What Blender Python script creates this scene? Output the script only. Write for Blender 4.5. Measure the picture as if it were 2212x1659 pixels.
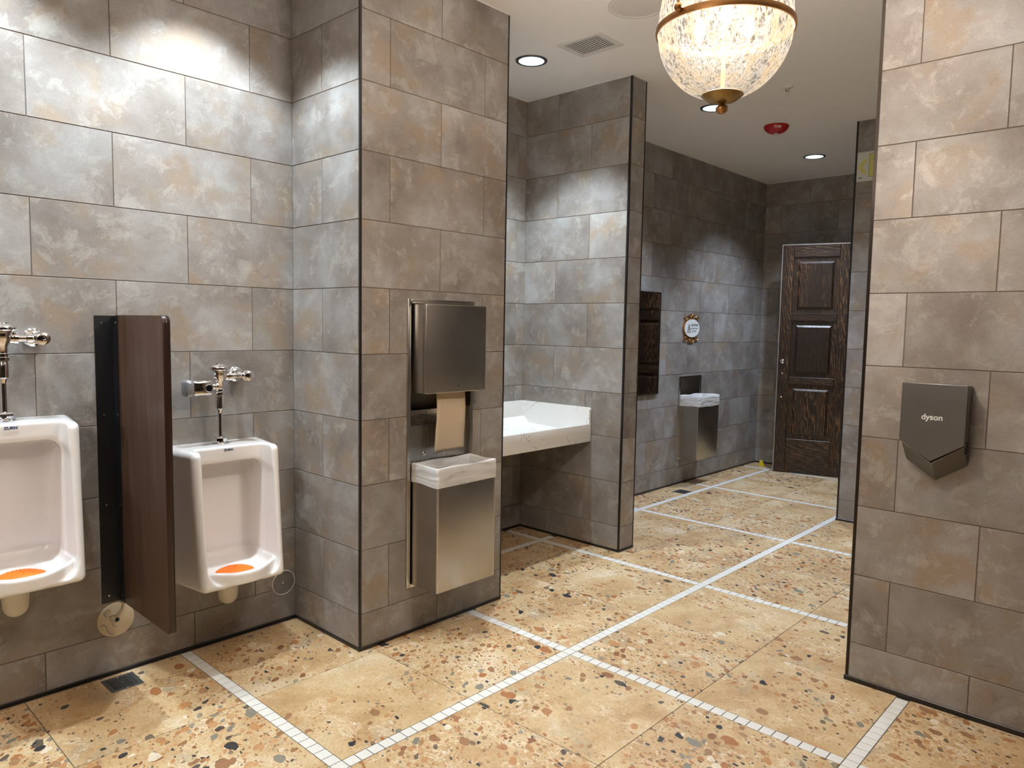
import bpy, bmesh, math, random
import numpy as np
from mathutils import Matrix, Vector

for o in list(bpy.data.objects):
    bpy.data.objects.remove(o)
scene = bpy.context.scene
C = scene.collection
rnd = random.Random(7)

# ------------------------------------------------------------------ camera
CAM_H = 1.517
cam_d = bpy.data.cameras.new('camera')
cam_d.sensor_width = 36.0
cam_d.lens = 1581.38 / 2212 * 36.0
cam_d.clip_start = 0.05
cam = bpy.data.objects.new('camera', cam_d)
C.objects.link(cam)
cam.matrix_world = Matrix(((0.73101482, -0.06754069, 0.67901074, 0),
                           (0.68214423, 0.04721907, -0.72969145, 0),
                           (0.0172216, 0.99659852, 0.08059033, CAM_H),
                           (0, 0, 0, 1)))
scene.camera = cam

# ------------------------------------------------------------------ world / exposure
world = bpy.data.worlds.new('world')
scene.world = world
world.use_nodes = True
world.node_tree.nodes['Background'].inputs[0].default_value = (0.9, 0.95, 1.0, 1)
world.node_tree.nodes['Background'].inputs[1].default_value = 0.05
vs = scene.view_settings
vs.view_transform = 'Standard'
vs.look = 'None'
vs.exposure = 0.40
vs.gamma = 1.0
vs.use_curve_mapping = False

COOL = (0.78, 0.91, 1.0)
BLUE = (0.70, 0.82, 1.0)
WARM = (1.0, 0.885, 0.785)
P_URINAL = 118.0
P_ALCOVE = 175.0
P_CORRIDOR = 195.0
P_FILL = 80.0  # power of the added fill downlight behind the dryer wall
P_PENDANT = 120.0

# ------------------------------------------------------------------ room dimensions
XA, YB, XC, YC1 = -3.291, 1.931, -2.729, 2.866
YD, XDE, YD2 = 4.037, -2.7505, 4.208
YR, XR = 3.267, -1.021
XF, YF, ZC = -3.6025, 7.98, 3.125
XRR, YRR = -2.017, 6.017
XALC = -3.65
GX, GY, GP = -2.0445, 1.3646, 1.2574     # mosaic grid
Z0, CH = 0.1724, 0.3                      # first course height, course
X_END, Y_BACK = 1.75, -2.2

# ------------------------------------------------------------------ node helpers
class NT:
    def __init__(s, name):
        s.m = bpy.data.materials.new(name)
        s.m.use_nodes = True
        s.t = s.m.node_tree
        s.t.nodes.clear()
        s.out = s.t.nodes.new('ShaderNodeOutputMaterial')
    def n(s, typ, inp=None, **kw):
        nd = s.t.nodes.new(typ)
        for k, v in kw.items():
            setattr(nd, k, v)
        for k, v in (inp or {}).items():
            sock = nd.inputs[k]
            if isinstance(v, bpy.types.NodeSocket):
                s.t.links.new(v, sock)
            else:
                sock.default_value = v
        return nd
    def math(s, op, a, b=0.0, clamp=False):
        return s.n('ShaderNodeMath', {0: a, 1: b}, operation=op, use_clamp=clamp).outputs[0]
    def vmath(s, op, a, b=(0, 0, 0), out=0):
        return s.n('ShaderNodeVectorMath', {0: a, 1: b}, operation=op).outputs[out]
    def scale(s, a, f):
        return s.n('ShaderNodeVectorMath', {0: a, 'Scale': f}, operation='SCALE').outputs[0]
    def noise(s, vec, scale, detail=4, rough=.55, dist=0.0, out=0):
        return s.n('ShaderNodeTexNoise', {'Vector': vec, 'Scale': scale, 'Detail': detail, 'Roughness': rough, 'Distortion': dist}).outputs[out]
    def ramp(s, fac, stops, interp='LINEAR'):
        nd = s.n('ShaderNodeValToRGB', {0: fac})
        cr = nd.color_ramp
        cr.interpolation = interp
        while len(cr.elements) < len(stops):
            cr.elements.new(0.5)
        for e, (p, c) in zip(cr.elements, stops):
            e.position = p
            e.color = (c, c, c, 1) if isinstance(c, (int, float)) else (*c, 1)
        return nd.outputs[0]
    def mix(s, f, a, b, typ='MIX'):
        nd = s.n('ShaderNodeMix', data_type='RGBA', blend_type=typ)
        for k, v in ((0, f), (6, a), (7, b)):
            if isinstance(v, bpy.types.NodeSocket):
                s.t.links.new(v, nd.inputs[k])
            elif k == 0:
                nd.inputs[0].default_value = v
            else:
                nd.inputs[k].default_value = (*v, 1) if len(v) == 3 else v
        return nd.outputs[2]
    def bsdf(s, **kw):
        nd = s.n('ShaderNodeBsdfPrincipled')
        for k, v in kw.items():
            sock = nd.inputs[k.replace('_', ' ')]
            if isinstance(v, bpy.types.NodeSocket):
                s.t.links.new(v, sock)
            elif isinstance(v, tuple) and len(v) == 3 and sock.type == 'RGBA':
                sock.default_value = (*v, 1)
            else:
                sock.default_value = v
        s.t.links.new(nd.outputs[0], s.out.inputs[0])
        return nd
    def bump(s, h, strength=.2, dist=.002):
        return s.n('ShaderNodeBump', {'Height': h, 'Strength': strength, 'Distance': dist}).outputs[0]
    def objvec(s, spread=40.0):
        tc = s.n('ShaderNodeTexCoord').outputs['Object']
        r = s.n('ShaderNodeObjectInfo').outputs['Random']
        off = s.n('ShaderNodeCombineXYZ', {0: s.math('MULTIPLY', r, spread), 1: s.math('MULTIPLY', r, spread * 1.7), 2: s.math('MULTIPLY', r, spread * .6)}).outputs[0]
        return s.vmath('ADD', tc, off), r, tc

def simple(name, col, rough=.5, metal=0.0, noise=0.0, **kw):
    t = NT(name)
    c = col
    if noise:
        tc = t.n('ShaderNodeTexCoord').outputs['Object']
        c = t.mix(t.noise(tc, 14, 5), tuple(x * (1 - noise) for x in col), tuple(min(1, x * (1 + noise)) for x in col))
    t.bsdf(Base_Color=c, Roughness=rough, Metallic=metal, **kw)
    return t.m

M = {}
def mat_wall_tile():
    t = NT('wall_tile')
    v, r, tc = t.objvec()
    w = t.vmath('ADD', v, t.scale(t.noise(v, 5, 3, out=1), .12))
    big = t.noise(w, 3.2, 5, .6)
    cloud = t.noise(w, 8.5, 10, .74, .25)
    base = t.ramp(big, [(.30, (.180, .154, .137)), (.47, (.250, .224, .204)), (.60, (.310, .294, .282)), (.75, (.370, .368, .365))])
    warm = t.ramp(t.noise(t.vmath('ADD', w, (7, 3, 1)), 4.2, 5, .6), [(.52, 0.0), (.66, .75)])
    base = t.mix(warm, base, (.285, .215, .150))
    chalk = t.ramp(cloud, [(.53, 0.0), (.585, .34), (.66, .55)])
    base = t.mix(chalk, base, (.42, .405, .375))
    dark = t.ramp(t.noise(t.vmath('ADD', w, (3, 9, 4)), 11, 8, .72, .8), [(.60, 0.0), (.70, .45)])
    base = t.mix(dark, base, (.13, .118, .108))
    grain = t.noise(v, 160, 3, .6)
    base = t.mix(.22, base, t.ramp(grain, [(.3, .35), (.7, 1.0)]), 'MULTIPLY')
    val = t.n('ShaderNodeHueSaturation', {'Saturation': 1.0, 'Value': t.math('ADD', t.math('MULTIPLY', r, .24), .98), 'Color': base}).outputs[0]
    rough = t.ramp(cloud, [(.3, .46), (.7, .36)])
    t.bsdf(Base_Color=val, Roughness=rough, Specular_IOR_Level=.5,
           Normal=t.bump(t.math('ADD', t.math('MULTIPLY', cloud, .7), t.math('MULTIPLY', grain, .3)), .22, .0025))
    return t.m

def mat_terrazzo():
    t = NT('conglomerate_floor')
    v, r, tc = t.objvec(23.0)
    warp = t.vmath('SUBTRACT', t.noise(v, 9, 3, out=1), (.5, .5, .5))
    w = t.vmath('ADD', v, t.scale(warp, .045))
    fine = t.vmath('SUBTRACT', t.noise(v, 38, 3, out=1), (.5, .5, .5))
    w = t.vmath('ADD', w, t.scale(fine, .012))
    base = t.ramp(t.noise(w, 3.4, 7, .66, .4), [(.28, (.41, .255, .12)), (.44, (.53, .355, .18)), (.56, (.62, .455, .255)), (.70, (.68, .56, .39))])
    grey = t.ramp(t.noise(t.vmath('ADD', w, (5, 2, 8)), 4.6, 5, .6), [(.58, 0.0), (.72, .6)])
    base = t.mix(grey, base, (.40, .36, .27))
    grain = t.noise(v, 95, 5, .7)
    base = t.mix(.55, base, t.ramp(grain, [(.28, (.55, .48, .40)), (.55, (1, 1, 1)), (.8, (1, 1, 1))]), 'MULTIPLY')
    dens = t.noise(t.vmath('ADD', v, (11, 4, 2)), 2.3, 3, .5)
    dens = t.math('ADD', dens, t.math('MULTIPLY', t.math('SUBTRACT', r, .5), .25))
    # cream veins
    vein = t.noise(w, 8, 5, .62, .5)
    vein = t.ramp(t.math('ABSOLUTE', t.math('SUBTRACT', vein, .5)), [(.0, .55), (.025, 0.0)])
    vm = t.ramp(t.noise(t.vmath('ADD', w, (2, 8, 3)), 5, 3), [(.48, 0.0), (.58, 1.0)])
    base = t.mix(t.math('MULTIPLY', vein, vm), base, (.80, .70, .53))
    col = base
    stops = [(0.0, (.40, .165, .06)), (.16, (.50, .25, .10)), (.32, (.27, .115, .05)), (.42, (.56, .33, .16)),
             (.58, (.036, .037, .040)), (.70, (.33, .17, .08)), (.84, (.24, .22, .17)), (.93, (.74, .64, .48))]
    for sc, prob, size, rot, off in ((72, .14, .30, .5, 3), (38, .25, .31, .35, 9), (20, .28, .32, .9, 17), (11, .15, .28, .2, 31)):
        vr = t.n('ShaderNodeVectorRotate', {'Vector': t.vmath('ADD', w, (off, off * .37, 0)), 'Angle': rot}, rotation_type='Z_AXIS').outputs[0]
        vs_ = t.vmath('MULTIPLY', vr, (1.0, 1.55, 1.0))
        vo = t.n('ShaderNodeTexVoronoi', {'Vector': vs_, 'Scale': sc, 'Randomness': 1.0}, voronoi_dimensions='2D')
        sep = t.n('ShaderNodeSeparateColor', {0: vo.outputs['Color']})
        lim = t.math('MULTIPLY', t.math('ADD', sep.outputs[1], .45), size)
        inside = t.math('LESS_THAN', vo.outputs['Distance'], lim)
        p = t.math('MULTIPLY', t.ramp(dens, [(.34, .04), (.48, .45), (.66, 1.0)]), prob * 1.9)
        keep = t.math('LESS_THAN', sep.outputs[0], p)
        mask = t.math('MULTIPLY', inside, keep)
        pc = t.ramp(sep.outputs[2], stops, 'CONSTANT')
        pc = t.mix(.5, pc, t.ramp(grain, [(.3, .55), (.7, 1.15)]), 'MULTIPLY')
        fade = t.math('ADD', t.math('MULTIPLY', sep.outputs[1], .55), .50, True)
        col = t.mix(t.math('MULTIPLY', mask, fade), col, pc)
    white = t.ramp(t.noise(t.vmath('ADD', w, (1, 6, 9)), 7, 8, .75, .3), [(.67, 0.0), (.70, .7)])
    col = t.mix(white, col, (.82, .78, .68))
    t.bsdf(Base_Color=col, Roughness=t.ramp(grain, [(.3, .42), (.7, .34)]), Specular_IOR_Level=.45,
           Normal=t.bump(grain, .10, .0015))
    return t.m

def mat_wood(name, dark, light, scale=14, dist=5.0, rough=.35, amount=.8, axis='Z'):
    t = NT(name)
    v, r, tc = t.objvec(9.0)
    st = {'Z': (1, 1, .10), 'X': (.10, 1, 1)}[axis]
    s = t.vmath('MULTIPLY', v, st)
    w = t.vmath('ADD', s, t.scale(t.vmath('SUBTRACT', t.noise(s, 4, 3, out=1), (.5, .5, .5)), .16))
    wv = t.n('ShaderNodeTexWave', {'Vector': w, 'Scale': scale, 'Distortion': dist, 'Detail': 4.0, 'Detail Scale': 1.6, 'Detail Roughness': .65},
             wave_type='BANDS', bands_direction='DIAGONAL').outputs['Fac']
    patch = t.ramp(t.noise(t.vmath('ADD', s, (3, 1, 2)), 3.0, 3), [(.38, .12), (.66, 1.0)])
    g = t.math('MULTIPLY', t.ramp(wv, [(.74, 0.0), (.99, 1.0)]), t.math('MULTIPLY', patch, amount))
    fib = t.noise(t.vmath('MULTIPLY', v, {'Z': (90, 90, 3), 'X': (3, 90, 90)}[axis]), 1.0, 3)
    c = t.mix(g, dark, light)
    c = t.mix(.5, c, t.ramp(fib, [(.3, .45), (.7, 1.2)]), 'MULTIPLY')
    t.bsdf(Base_Color=c, Roughness=rough, Normal=t.bump(t.math('ADD', wv, fib), .35, .0012))
    return t.m

def mat_steel(name, col, rough, direction='X', strength=.3):
    t = NT(name)
    tc = t.n('ShaderNodeTexCoord').outputs['Object']
    mul = {'X': (3, 3, 400), 'Z': (400, 400, 3)}[direction]
    s = t.noise(t.vmath('MULTIPLY', tc, mul), 1.0, 3, .6)
    sm = t.noise(tc, 6, 4)
    t.bsdf(Base_Color=t.mix(.25, col, t.ramp(sm, [(.3, .6), (.7, 1.1)]), 'MULTIPLY'), Metallic=1.0,
           Roughness=t.math('ADD', t.math('MULTIPLY', s, strength * .5), rough), Normal=t.bump(s, .05, .0006))
    return t.m

def mat_marble():
    t = NT('veined_white_quartz')
    tc = t.n('ShaderNodeTexCoord').outputs['Object']
    w = t.vmath('ADD', tc, t.scale(t.vmath('SUBTRACT', t.noise(tc, 8, 4, .65, out=1), (.5, .5, .5)), .055))
    rot = t.n('ShaderNodeVectorRotate', {'Vector': w, 'Angle': 1.0, 'Axis': (.75, .55, .35)}, rotation_type='AXIS_ANGLE').outputs[0]
    n = t.noise(t.vmath('MULTIPLY', rot, (1.1, 3.6, 3.6)), 1.6, 2, .4)
    rid = t.ramp(t.math('ABSOLUTE', t.math('SUBTRACT', n, .5)), [(.0, 1.0), (.0022, .8), (.004, 0.0)])
    msk = t.ramp(t.noise(t.vmath('ADD', tc, (4, 2, 7)), 4.2, 2), [(.47, 0.0), (.55, 1.0)])
    c = t.mix(t.math('MULTIPLY', rid, msk), t.mix(t.noise(tc, 5, 4), (.80, .79, .77), (.86, .855, .84)), (.09, .085, .08))
    t.bsdf(Base_Color=c, Roughness=.18, Specular_IOR_Level=.5)
    return t.m

def mat_glass():
    t = NT('mottled_mercury_glass')
    tc = t.n('ShaderNodeTexCoord').outputs['Object']
    s = t.vmath('MULTIPLY', tc, (1, 1, .42))
    n = t.noise(s, 120, 4, .6, .9)
    n2 = t.noise(s, 26, 4, .6)
    mask = t.ramp(t.math('ADD', t.math('MULTIPLY', n, .75), t.math('MULTIPLY', n2, .25)), [(.41, .06), (.46, .55), (.52, .88)])
    tint = t.mix(t.ramp(n2, [(.4, 0.0), (.65, 1.0)]), (.0165, .0160, .0150), (.0175, .0146, .0098))
    tr = t.n('ShaderNodeBsdfTranslucent', {'Color': tint}).outputs[0]
    df = t.n('ShaderNodeBsdfDiffuse', {'Color': tint}).outputs[0]
    dd = t.n('ShaderNodeMixShader', {0: .10, 1: tr, 2: df}).outputs[0]
    tp = t.n('ShaderNodeBsdfTransparent', {'Color': (.95, .945, .93, 1)}).outputs[0]
    mx = t.n('ShaderNodeMixShader', {0: mask, 1: tp, 2: dd}).outputs[0]
    gl = t.n('ShaderNodeBsdfGlossy', {'Roughness': .08, 'Normal': t.bump(n, .5, .003)}).outputs[0]
    fin = t.n('ShaderNodeMixShader', {0: .06, 1: mx, 2: gl}).outputs[0]
    t.t.links.new(fin, t.out.inputs[0])
    return t.m

def mat_liner():
    t = NT('thin_plastic_bag')
    tc = t.n('ShaderNodeTexCoord').outputs['Object']
    n = t.noise(t.n('ShaderNodeVectorRotate', {'Vector': t.vmath('MULTIPLY', tc, (2.2, 2.2, 13)), 'Angle': .18}, rotation_type='X_AXIS').outputs[0], 2.4, 1.5, .45, .35)
    tr = t.n('ShaderNodeBsdfTranslucent', {'Color': (.95, .95, .95, 1)}).outputs[0]
    pb = t.n('ShaderNodeBsdfPrincipled', {'Base Color': (.95, .945, .94, 1), 'Roughness': .22, 'Normal': t.bump(n, .55, .02)}).outputs[0]
    a = t.n('ShaderNodeMixShader', {0: .35, 1: pb, 2: tr}).outputs[0]
    tp = t.n('ShaderNodeBsdfTransparent').outputs[0]
    f = t.n('ShaderNodeMixShader', {0: t.ramp(n, [(.35, .02), (.55, .10), (.7, .34)]), 1: a, 2: tp}).outputs[0]
    t.t.links.new(f, t.out.inputs[0])
    return t.m

def emit(name, col, strength):
    t = NT(name)
    e = t.n('ShaderNodeEmission', {'Color': (*col, 1), 'Strength': strength})
    t.t.links.new(e.outputs[0], t.out.inputs[0])
    return t.m

M['tile'] = mat_wall_tile()
M['floor'] = mat_terrazzo()
M['grout'] = simple('taupe_grout', (.15, .115, .09), .9, noise=.15)
M['fgrout'] = simple('dark_floor_grout', (.10, .085, .07), .9, noise=.15)
M['mosaic'] = simple('cream_mosaic', (.72, .70, .65), .35, noise=.05)
M['ceiling'] = simple('painted_ceiling', (.89, .875, .86), .85, noise=.02)
M['black'] = simple('black_profile', (.012, .010, .009), .32)
M['bronze_trim'] = simple('dark_bronze_profile', (.03, .022, .016), .3, .6)
M['blackmetal'] = simple('black_powder_coat', (.006, .006, .007), .42)
M['porcelain'] = simple('white_vitreous_china', (.83, .81, .80), .10, Coat_Weight=.4, Coat_Roughness=.05)
M['porcelain_trap'] = simple('unglazed_cream_china', (.72, .66, .55), .3)
M['chrome'] = simple('polished_chrome', (.86, .86, .88), .06, 1.0)
M['greyplastic'] = simple('grey_plastic_cap', (.34, .35, .37), .3, .5)
M['lens'] = simple('black_sensor_lens', (.004, .004, .005), .08)
M['orange'] = simple('orange_rubber_screen', (.95, .20, .012), .5, noise=.1)
M['logo'] = simple('dark_blue_logo', (.05, .08, .16), .4)
M['walnut'] = mat_wood('walnut_laminate', (.078, .040, .024), (.13, .072, .046), 5, 3.0, .33, .55)
M['walnut_edge'] = mat_wood('walnut_edge', (.030, .013, .008), (.05, .024, .015), 5, 3.0, .3, .5)
M['door_z'] = mat_wood('dark_brushed_wood_upright', (.018, .0095, .0065), (.22, .105, .040), 32, 9.0, .34, 1.0, 'Z')
M['door_x'] = mat_wood('dark_brushed_wood_level', (.018, .0095, .0065), (.17, .082, .032), 32, 9.0, .34, .9, 'X')
M['steel'] = mat_steel('brushed_stainless', (.47, .445, .41), .24, 'X')
M['steel_v'] = mat_steel('brushed_stainless_back', (.55, .53, .50), .20, 'Z')
M['steel_s'] = simple('satin_stainless', (.60, .575, .54), .26, 1.0, noise=.08)
M['steel_dark'] = simple('dark_recess_steel', (.48, .43, .33), .30, 1.0)
M['nickel'] = mat_steel('sprayed_nickel', (.215, .21, .205), .40, 'Z', .1)
M['towel'] = simple('brown_kraft_paper', (.56, .45, .315), .9, noise=.06)
M['liner'] = mat_liner()
M['marble'] = mat_marble()
M['mirror'] = simple('mirror_glass', (.80, .82, .86), .02, 1.0)
M['gold'] = simple('gold_frame', (.45, .22, .07), .35, .7, noise=.3)
M['signwhite'] = simple('white_sign_face', (.80, .81, .80), .4)
M['ink'] = simple('printed_dark_ink', (.03, .035, .045), .5)
M['inkgrey'] = simple('printed_grey_ink', (.25, .25, .25), .5)
M['exitplate'] = simple('pale_exit_plate', (.62, .63, .58), .4)
M['exityellow'] = simple('yellow_green_glow_film', (.62, .60, .16), .5)
M['red'] = simple('red_alarm_plastic', (.42, .012, .018), .35)
M['clear'] = simple('strobe_lens', (.6, .6, .62), .1)
M['white'] = simple('white_fixture', (.74, .72, .69), .5)
M['whitedull'] = simple('painted_grille', (.70, .68, .655), .6)
M['ventdark'] = simple('vent_shadow_gap', (.02, .018, .016), .8)
M['brass'] = simple('antique_brass', (.40, .20, .075), .38, .9, noise=.45)
M['brass_dull'] = simple('aged_brass_cap', (.36, .24, .09), .42, .85, noise=.25)
M['glass'] = mat_glass()
t_ = NT('lit_bulb')
t_.t.links.new(t_.n('ShaderNodeAddShader', {0: t_.n('ShaderNodeEmission', {'Color': (1, .90, .74, 1), 'Strength': 25.0}).outputs[0],
                                            1: t_.n('ShaderNodeBsdfTransparent').outputs[0]}).outputs[0], t_.out.inputs[0])
M['bulb'] = t_.m
M['gold_rod'] = simple('gilded_rod', (.75, .48, .10), .35, .6)
M['dl'] = emit('lit_downlight_lens', (.60, .86, 1.0), 1.5)
M['dltrim'] = simple('grey_reflector_trim', (.20, .20, .205), .25, .9)
M['drain'] = simple('grey_drain_grate', (.16, .17, .17), .4, .8)
M['hole'] = simple('drain_hole', (.008, .008, .008), .9)
M['disc_reflect'] = simple('tile_reflecting_steel', (.20, .18, .165), .4, noise=.15)  # steel disc; the tiles it reflects are painted in as its colour
M['rim'] = simple('bright_satin_rim', (.78, .77, .75), .3, .5)
M['beige'] = simple('beige_cover_plate', (.62, .52, .36), .6, noise=.06)
M['putty'] = simple('dried_grey_adhesive', (.32, .30, .25), .7)
M['yellow'] = simple('yellow_rubber', (.80, .62, .02), .5)
M['edge_metal'] = simple('pale_metal_edge', (.42, .42, .43), .35, .8)

# ------------------------------------------------------------------ mesh helpers
def link(name, me, mat=None, parent=None, loc=None):
    o = bpy.data.objects.new(name, me)
    C.objects.link(o)
    if mat is not None and me is not None and not me.materials:
        me.materials.append(mat)
    if parent is not None:
        o.parent = parent
    if loc is not None:
        o.location = loc
    return o

def tag(o, label, cat, group=None):
    o['label'] = label
    o['category'] = cat
    if group:
        o['group'] = group
    return o

def thing(name, label, cat, loc=(0, 0, 0), rz=0.0, group=None):
    o = link(name, None)
    o.location = loc
    o.rotation_euler = (0, 0, rz)
    o.empty_display_size = .05
    return tag(o, label, cat, group)

def dup(root, loc, label, group=None):
    r = root.copy()
    C.objects.link(r)
    r.location = loc
    r['label'] = label
    if group:
        r['group'] = group
    def rec(a, b):
        for ch in list(a.children):
            c = ch.copy()
            C.objects.link(c)
            c.parent = b
            rec(ch, c)
    rec(root, r)
    return r

def struct(o):
    o['kind'] = 'structure'
    return o

class MB:
    def __init__(s):
        s.v, s.f = [], []
    def add(s, vs_, fs):
        b = len(s.v)
        s.v += [tuple(x) for x in vs_]
        s.f += [tuple(i + b for i in q) for q in fs]
        return s
    def box(s, lo, hi):
        x0, y0, z0 = lo
        x1, y1, z1 = hi
        return s.add([(x0, y0, z0), (x1, y0, z0), (x1, y1, z0), (x0, y1, z0), (x0, y0, z1), (x1, y0, z1), (x1, y1, z1), (x0, y1, z1)],
                     [(0, 3, 2, 1), (4, 5, 6, 7), (0, 1, 5, 4), (1, 2, 6, 5), (2, 3, 7, 6), (3, 0, 4, 7)])
    def rbox(s, lo, hi, r=.004, seg=2):
        bm = bmesh.new()
        bmesh.ops.create_cube(bm, size=1.0)
        c = [(a + b) / 2 for a, b in zip(lo, hi)]
        d = [b - a for a, b in zip(lo, hi)]
        for v in bm.verts:
            v.co = Vector((c[i] + v.co[i] * d[i] for i in range(3)))
        bmesh.ops.bevel(bm, geom=bm.edges[:], offset=min(r, min(d) * .49), segments=seg, affect='EDGES', profile=.5)
        bm.verts.index_update()
        s.add([v.co[:] for v in bm.verts], [[v.index for v in f.verts] for f in bm.faces])
        bm.free()
        return s
    def lathe(s, prof, c=(0, 0, 0), axis='Z', seg=32, ang=2 * math.pi, cap=True):
        """prof: list of (radius, height) bottom to top"""
        ax = {'Z': (0, 1, 2), 'X': (1, 2, 0), 'Y': (2, 0, 1)}[axis]
        vs_, fs = [], []
        full = abs(ang - 2 * math.pi) < 1e-6
        n = seg if full else seg + 1
        for r, h in prof:
            for k in range(n):
                a = ang * k / seg
                p = [0, 0, 0]
                p[ax[0]] = c[ax[0]] + r * math.cos(a)
                p[ax[1]] = c[ax[1]] + r * math.sin(a)
                p[ax[2]] = c[ax[2]] + h
                vs_.append(p)
        for j in range(len(prof) - 1):
            for k in range(seg):
                k2 = (k + 1) % n
                fs.append((j * n + k, j * n + k2, (j + 1) * n + k2, (j + 1) * n + k))
        if full and cap:
            if prof[0][0] > 1e-6:
                fs.append(tuple(range(n - 1, -1, -1)))
            if prof[-1][0] > 1e-6:
                fs.append(tuple((len(prof) - 1) * n + k for k in range(n)))
        return s.add(vs_, fs)
    def cyl(s, c, r, h, axis='Z', seg=24, b=0.0):
        if b:
            return s.lathe([(r - b, 0), (r, b), (r, h - b), (r - b, h)], c, axis, seg)
        return s.lathe([(r, 0), (r, h)], c, axis, seg)
    def tube(s, pts, r, seg=10):
        pts = [Vector(p) for p in pts]
        vs_, fs = [], []
        up = Vector((0, 0, 1))
        for i, p in enumerate(pts):
            d = (pts[min(i + 1, len(pts) - 1)] - pts[max(i - 1, 0)]).normalized()
            if abs(d.dot(up)) > .98:
                a = d.cross(Vector((1, 0, 0))).normalized()
            else:
                a = d.cross(up).normalized()
            b = d.cross(a)
            for k in range(seg):
                t = 2 * math.pi * k / seg
                vs_.append(p + (a * math.cos(t) + b * math.sin(t)) * r)
        n = len(pts)
        for i in range(n - 1):
            for k in range(seg):
                k2 = (k + 1) % seg
                fs.append((i * seg + k, i * seg + k2, (i + 1) * seg + k2, (i + 1) * seg + k))
        fs.append(tuple(range(seg - 1, -1, -1)))
        fs.append(tuple((n - 1) * seg + k for k in range(seg)))
        return s.add(vs_, fs)
    def prism(s, poly, a, b, axis='X'):
        """poly in the two other axes (cyclic order), extruded from a to b"""
        ax = {'Z': (0, 1, 2), 'X': (1, 2, 0), 'Y': (2, 0, 1)}[axis]
        n = len(poly)
        vs_ = []
        for h in (a, b):
            for p in poly:
                q = [0, 0, 0]
                q[ax[0]], q[ax[1]], q[ax[2]] = p[0], p[1], h
                vs_.append(q)
        fs = [tuple(range(n - 1, -1, -1)), tuple(range(n, 2 * n))]
        fs += [(i, (i + 1) % n, n + (i + 1) % n, n + i) for i in range(n)]
        return s.add(vs_, fs)
    def mesh(s, name, smooth=True, angle=35):
        me = bpy.data.meshes.new(name)
        me.from_pydata(s.v, [], s.f)
        bm = bmesh.new()
        bm.from_mesh(me)
        bmesh.ops.recalc_face_normals(bm, faces=bm.faces[:])
        bm.to_mesh(me)
        bm.free()
        if smooth:
            for p in me.polygons:
                p.use_smooth = True
            me.set_sharp_from_angle(angle=math.radians(angle))
        return me
    def build(s, name, mat, parent=None, loc=None, smooth=True, angle=35):
        return link(name, s.mesh(name, smooth, angle), mat, parent, loc)

def text_obj(name, body, size, mat, parent, matrix, extrude=.0004, align='CENTER', sx=1.0, offset=0.0):
    cu = bpy.data.curves.new(name, 'FONT')
    cu.body = body
    cu.size = size
    cu.extrude = extrude
    cu.offset = offset
    cu.align_x = align
    cu.align_y = 'CENTER'
    tmp = bpy.data.objects.new(name + '_tmp', cu)
    C.objects.link(tmp)
    dg = bpy.context.evaluated_depsgraph_get()
    me = bpy.data.meshes.new_from_object(tmp.evaluated_get(dg))
    bpy.data.objects.remove(tmp)
    me.name = name
    me.transform(matrix @ Matrix.Diagonal((sx, 1, 1, 1)))
    me.materials.clear()
    return link(name, me, mat, parent)

def frame_mat(normal, org=(0, 0, 0)):
    """local x = along wall, y = up, z = out of the wall"""
    z = Vector(normal)
    y = Vector((0, 0, 1))
    x = y.cross(z)
    m = Matrix((x, y, z)).transposed().to_4x4()
    m.translation = Vector(org)
    return m

# ------------------------------------------------------------------ tiled walls
TT = .006
_tile_cache = {}
def tile_mesh(w, h, c=.0009):
    key = (round(w, 4), round(h, 4))
    if key in _tile_cache:
        return _tile_cache[key]
    vs_ = []
    for i, z in ((0, -TT), (0, -c), (c, 0.0)):
        for sx, sy in ((-1, -1), (1, -1), (1, 1), (-1, 1)):
            vs_.append((sx * (w / 2 - i), sy * (h / 2 - i), z))
    fs = [(8, 9, 10, 11)]
    for j in (0, 4):
        for k in range(4):
            k2 = (k + 1) % 4
            fs.append((j + k, j + k2, j + 4 + k2, j + 4 + k))
    me = bpy.data.meshes.new('tile')
    me.from_pydata(vs_, [], fs)
    me.materials.append(M['tile'])
    _tile_cache[key] = me
    return me

def cut_tile_mesh(rects, cu, cz):
    mb = MB()
    for u0, u1, z0, z1 in rects:
        mb.box((u0 - cu, z0 - cz, -TT), (u1 - cu, z1 - cz, 0))
    me = mb.mesh('tile', smooth=False)
    me.materials.append(M['tile'])
    return me

def subtract(r, hole):
    u0, u1, z0, z1 = r
    a0, a1, b0, b1 = hole
    if a1 <= u0 or a0 >= u1 or b1 <= z0 or b0 >= z1:
        return [r]
    out = []
    if z0 < b0: out.append((u0, u1, z0, b0))
    if b1 < z1: out.append((u0, u1, b1, z1))
    m0, m1 = max(z0, b0), min(z1, b1)
    if u0 < a0: out.append((u0, a0, m0, m1))
    if a1 < u1: out.append((a1, u1, m0, m1))
    return out

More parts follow.
